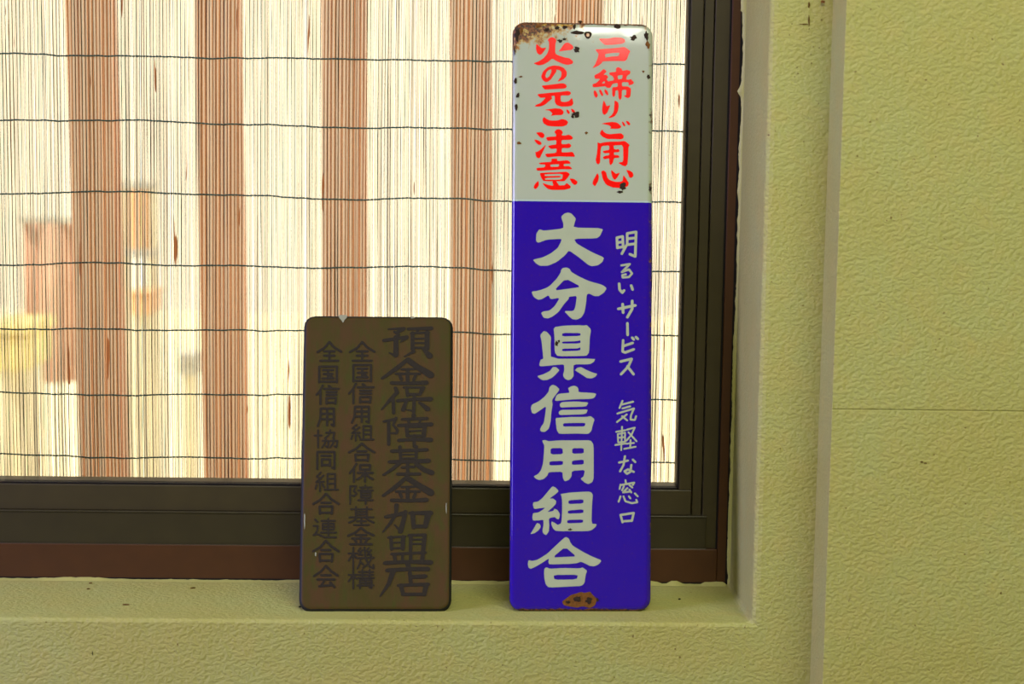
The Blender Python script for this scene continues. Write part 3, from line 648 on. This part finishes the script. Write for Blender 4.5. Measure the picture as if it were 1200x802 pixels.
BROWN = [
((440, 376), [[(230,155,25),(520,140,50)],[(510,150,56),(380,220,56)],[(340,200,36),(420,260,46)],[(150,360,56),(540,300,56)],[(560,300,76),(450,390,20)],[(370,300,76),(370,620,86)],[(370,640,60),(250,580,20)],[(590,150,46),(1010,140,66)],[(780,160,40),(740,220,40)],[(670,220,60),(670,500,60)],[(640,230,36),(960,215,44)],[(930,215,80),(930,500,80)],[(700,325,30),(880,325,30)],[(700,405,30),(880,405,30)],[(680,490,36),(900,490,36)],[(660,500,56),(690,560,56),(520,650,20)],[(860,510,46),(980,640,100)]]),
((440, 412), KIN),
((440, 444), [[(360,170,56),(390,250,66),(250,400,56),(110,560,25)],[(320,380,56),(330,620,56)],[(510,160,38),(880,160,38)],[(560,160,52),(580,310,52)],[(850,170,80),(800,290,50)],[(580,285,50),(800,285,44)],[(400,400,56),(700,370,50),(1000,370,76)],[(700,300,56),(690,610,56)],[(560,400,52),(500,560,76)],[(790,430,40),(945,550,84)],[(560,560,20),(690,590,30)]]),
((440, 482), [[(150,190,40),(360,150,56)],[(370,130,56),(320,250,36),(400,350,46),(380,400,46),(280,400,26)],[(240,220,56),(240,600,56)],[(690,80,76),(690,130,56)],[(480,150,46),(930,135,56)],[(590,150,46),(610,240,46)],[(820,150,36),(780,240,36)],[(420,260,56),(1010,240,66)],[(560,290,60),(580,450,60)],[(560,290,32),(900,290,32)],[(890,280,70),(870,450,70)],[(620,365,28),(820,355,28)],[(580,450,40),(880,445,40)],[(420,530,56),(700,510,56),(1000,520,76)],[(700,450,66),(700,640,50)]]),
((440, 518), [[(290,170,56),(930,145,56)],[(440,90,56),(460,370,46)],[(740,90,56),(730,370,46)],[(470,232,26),(740,232,26)],[(470,300,26),(740,297,26)],[(250,365,56),(960,345,74)],[(440,380,64),(300,500,56),(140,600,36)],[(730,400,66),(880,510,76),(1020,560,84)],[(580,380,54),(580,580,54)],[(480,465,42),(700,455,42)],[(400,585,52),(800,580,52)]]),
((440, 550), [[(x-(20 if y < 200 else 0)+(18 if x < 200 else 0), y-(8 if y > 480 else 0), w) for x, y, w in st] for st in KIN]),
((440, 586), [[(185,310,56),(540,240,70)],[(540,220,70),(500,400,76),(450,570,84)],[(460,570,50),(340,450,20)],[(380,100,76),(370,260,56),(270,420,54),(135,580,25)],[(610,240,46),(1000,240,80)],[(670,240,80),(690,500,66)],[(955,250,104),(900,480,80)],[(690,480,66),(900,480,56)]]),
((440, 618), [[(230,190,36),(540,170,36)],[(280,180,54),(290,400,54)],[(500,180,70),(490,390,70)],[(300,285,28),(500,275,28)],[(280,385,36),(500,375,36)],[(600,150,46),(900,140,46)],[(640,150,60),(630,440,54)],[(885,150,70),(860,440,70)],[(640,225,30),(880,225,30)],[(640,305,30),(880,305,30)],[(290,490,46),(900,460,46)],[(340,490,60),(360,620,60)],[(490,490,46),(490,620,46)],[(640,480,54),(630,620,54)],[(860,430,60),(840,620,70)],[(170,650,64),(600,625,56),(1000,640,80)]]),
((440, 652), [[(580,130,90),(600,200,70)],[(210,260,64),(600,235,64),(950,235,74)],[(320,270,90),(240,500,66),(85,725,25)],[(620,300,64),(640,500,64)],[(640,380,60),(900,365,70)],[(410,530,46),(950,510,60)],[(460,530,70),(500,690,60)],[(915,520,86),(880,690,70)],[(490,690,54),(880,690,54)]]),
]
for o, st in BROWN: BP.strokes(mapper(o, 15.3846), st, 50, M_ink, off=.0005)
LIB = {
'zen': [[(50,0),(30,30),(0,52)],[(50,0),(70,28),(100,50)],[(28,48),(72,48)],[(50,48),(50,95)],[(28,70),(72,70)],[(12,96),(88,96)]],
'koku': [[(5,5),(5,97)],[(5,5),(95,5),(95,97)],[(5,93),(95,93)],[(25,25),(75,25)],[(28,48),(72,48)],[(22,74),(78,74)],[(50,25),(50,74)],[(62,58),(70,66)]],
'shin': [[(28,0),(15,30),(0,50)],[(18,35),(18,100)],[(55,2),(65,10)],[(35,18),(100,18)],[(45,35),(90,35)],[(45,50),(90,50)],[(45,67),(45,97)],[(45,67),(88,67),(85,97)],[(45,92),(85,92)]],
'you': [[(18,5),(16,60),(2,98)],[(18,5),(88,5),(88,98),(75,90)],[(18,33),(88,33)],[(16,62),(88,62)],[(52,5),(52,95)]],
'kumi': [[(26,0),(8,22),(26,34)],[(38,16),(6,52),(40,50)],[(22,50),(22,100)],[(8,66),(2,88)],[(34,64),(40,80)],[(55,8),(55,90)],[(55,8),(88,8),(88,90)],[(55,34),(88,34)],[(55,60),(88,60)],[(42,92),(100,92)]],
'gou': [[(50,0),(28,30),(0,50)],[(50,0),(72,28),(100,50)],[(32,44),(68,44)],[(25,62),(27,98)],[(25,62),(76,62),(73,98)],[(27,93),(73,93)]],
'ho': [[(28,0),(15,28),(0,52)],[(18,32),(18,100)],[(45,6),(45,34)],[(45,6),(88,6),(86,34)],[(45,32),(86,32)],[(34,50),(100,50)],[(66,34),(66,100)],[(62,54),(48,75),(32,86)],[(70,54),(84,75),(100,86)]],
'shou': [[(5,5),(5,100)],[(5,5),(30,5),(20,30),(32,45),(22,58),(12,55)],[(68,0),(68,10)],[(45,12),(95,12)],[(55,15),(58,26)],[(82,15),(78,26)],[(38,28),(100,28)],[(50,38),(50,66)],[(50,38),(90,38),(90,66)],[(50,52),(90,52)],[(50,66),(90,66)],[(38,80),(100,80)],[(70,66),(70,100)]],
'ki': [[(8,12),(92,12)],[(28,0),(28,54)],[(72,0),(72,54)],[(28,26),(72,26)],[(28,40),(72,40)],[(2,55),(98,55)],[(34,56),(20,72),(0,84)],[(66,56),(82,72),(100,84)],[(50,62),(50,95)],[(32,76),(68,76)],[(20,96),(80,96)]],
'kin': [[(50,0),(28,28),(0,46)],[(50,0),(72,26),(100,44)],[(30,42),(70,42)],[(16,62),(84,62)],[(50,42),(50,95)],[(26,70),(33,85)],[(74,70),(67,85)],[(8,96),(92,96)]],
'hata': [[(2,28),(36,28)],[(20,0),(20,100)],[(18,32),(2,62)],[(22,36),(34,50)],[(48,2),(40,16),(50,22)],[(56,12),(42,34),(56,34)],[(80,2),(72,16),(84,22)],[(90,12),(76,34),(90,34)],[(36,50),(100,48)],[(50,50),(46,75),(36,98)],[(46,66),(60,80)],[(64,0),(68,50),(84,90),(100,98),(98,82)],[(90,56),(78,78),(58,94)],[(88,40),(94,46)]],
'kama': [[(2,28),(36,28)],[(20,0),(20,100)],[(18,32),(2,62)],[(22,36),(34,50)],[(42,12),(98,12)],[(42,28),(98,28)],[(56,0),(56,42)],[(84,0),(84,42)],[(38,44),(100,44)],[(46,56),(46,100)],[(46,56),(92,56),(92,98),(84,94)],[(46,70),(92,70)],[(36,84),(100,84)],[(69,44),(69,84)]],
'kyou': [[(2,32),(32,32)],[(17,2),(17,100)],[(50,16),(86,16),(80,46)],[(68,2),(62,28),(46,48)],[(36,62),(62,62),(58,98),(50,92)],[(50,50),(46,76),(34,98)],[(70,62),(98,62),(94,98),(86,92)],[(84,50),(80,76),(68,98)]],
'dou': [[(8,5),(8,100)],[(8,5),(92,5),(92,98),(80,92)],[(28,26),(72,26)],[(30,46),(30,82)],[(30,46),(70,46),(70,82)],[(30,78),(70,78)]],
'ren': [[(8,5),(20,18)],[(2,38),(20,38),(18,62),(5,84)],[(2,84),(20,80),(50,96),(100,96)],[(36,12),(96,12)],[(42,26),(42,56)],[(42,26),(90,26),(90,56)],[(42,41),(90,41)],[(42,56),(90,56)],[(34,72),(100,72)],[(66,0),(66,86)]],
'kai': [[(50,0),(28,28),(0,48)],[(50,0),(72,26),(100,46)],[(30,44),(70,44)],[(14,64),(86,64)],[(46,64),(30,94)],[(22,96),(78,90)],[(68,78),(86,100)]],
}
COLS = [('zen',410,401,439,424),('koku',413,427,436,448),('shin',409,450,438,473),('you',412,476,435,496),('kumi',411,498,438,517),('gou',409,520,439,541),('ho',410,544,437,565),('shou',409,569,437,591),('ki',409,594.5,438,616.5),('kin',408,619,438,639),('hata',408,642,438,667),('kama',408,668,438,690),
 ('zen',372,401,400,424),('koku',373,429,396,449),('shin',371,452,397,474),('you',372,478,394,500),('kyou',368,504,396,525),('dou',370,529,394,550),('kumi',369,554,396,576),('gou',367,579,397,603),('ren',367,608,394,631),('gou',367,634,397,659),('kai',368,663.5,396,688.5)]
for k, x0, y0, x1, y1 in COLS:
    BP.bold = .98
    thin = 8.6 if k in ('shou', 'hata', 'kama', 'ki', 'kumi', 'ren', 'kyou') else 10.5
    BP.strokes(lambda x, y: (x0+x*(x1-x0)/100, y0+y*(y1-y0)/100, .27), LIB[k], thin, M_ink, off=.0005)
M_chip = plain('bare_grey_chip', (.26, .27, .19), .5, .4, .1, 200)
BP.glyph((340, 360), 4.455, [[[(252,42),(296,42),(298,55),(284,68),(276,84),(268,70),(256,58)]]], M_chip, 'paint_chip', off=.0006)
BP.blob(483.5, 372.5, 2.4, 1.3, M_chip, 'paint_chip', 3, off=.0005)
BP.blob(357, 611, .9, 9, M_chip, 'scratch', 5, off=.0006, jag=.2)
BP.blob(370, 650, .9, 2.4, M_chip, 'scratch', 6, off=.0006, jag=.2)
BP.blob(523, 596, .6, 7, M_chip, 'scratch', 7, off=.0006, jag=.2)

# ---------------------------------------------------------------- specks on sill and wall
M_dirt = plain('brown_dirt', (.10, .05, .012), .9, .1, .4, 900)
M_soot = plain('black_dirt', (.012, .010, .008), .9, .1)
def fleck(x, y, L, Wd, rot, mat, label, seed):
    p = on_plane(x, y, Vector((0, 0, SILL)), Vector((0, 0, 1)))
    bm = bmesh.new(); bmesh.ops.create_icosphere(bm, subdivisions=1, radius=1)
    r2 = random.Random(seed)
    for v in bm.verts: v.co = Vector((v.co.x*L*r2.uniform(.8, 1.2), v.co.y*Wd*r2.uniform(.8, 1.2), max(0, v.co.z*.0009+.0005)))
    o = mk('dirt_fleck', bm, mat); o.location = (p.x, p.y, SILL); o.rotation_euler.z = rot
    tag(o, label, 'dirt'); return o
fleck(103.5, 691, .0021, .0012, .2, M_dirt, 'small brown dirt fleck at left of the sill, just in front of a tinier one', 1)
fleck(148, 709.5, .0042, .0013, 0, M_dirt, 'flat brown sliver lying on the sill at left, nearest its front edge', 2)
fleck(226, 690, .0034, .0010, .5, M_dirt, 'thin brown sliver against the frame, nearest the plaque on its left side', 3)
fleck(351.5, 712, .0014, .0013, 0, M_soot, 'tiny black speck beside the lower left corner of the plaque', 4)
fleck(796, 703, .0018, .0012, .6, M_soot, 'tiny black speck on the sill right of the enamel sign', 5)
fleck(106, 684.3, .0022, .0009, 0, M_dirt, 'tiniest brown fleck touching the window frame at left of the sill', 6)
def mark(x, y, Y, w, h, par, seed, mat=M_dirt):
    p = at(x, y, Y); r2 = random.Random(seed); bm = bmesh.new(); k = 9
    c = bm.verts.new((p.x, Y-.0007, p.z))
    vs = [bm.verts.new((p.x+w*math.cos(a)*r2.uniform(.6, 1.2), Y-.0003, p.z+h*math.sin(a)*r2.uniform(.6, 1.2))) for a in [math.pi*2*i/k for i in range(k)]]
    for i in range(k): bm.faces.new([c, vs[i], vs[(i+1) % k]])
    mk('scuff', bm, mat, par)
mark(108.5, 766, -D1, .0006, .0022, wb, 1, M_soot)
mark(1080, 541.5, -D2, .0016, .0008, pil, 2); mark(1084.5, 543, -D2, .0016, .0007, pil, 3)
mark(948, 24, -D1, .0009, .0055, wb, 4); mark(942, 28.5, -D1, .0042, .0006, wb, 5); mark(948, 6, -D1, .0011, .0030, wb, 6)
mark(964, 2, -D1-.003, .0028, .0018, wb, 7, M_rusto); mark(960, 56, -D1, .0006, .0007, wb, 8); mark(953, 55, -D1, .0005, .0006, wb, 9)
for i, (a, b) in enumerate([(935, 86), (950, 64), (951, 74), (931, 90), (934, 79), (925, 41), (928, 28), (948, 34)]): mark(a, b, -D1, .0005, .0006, wb, 20+i)
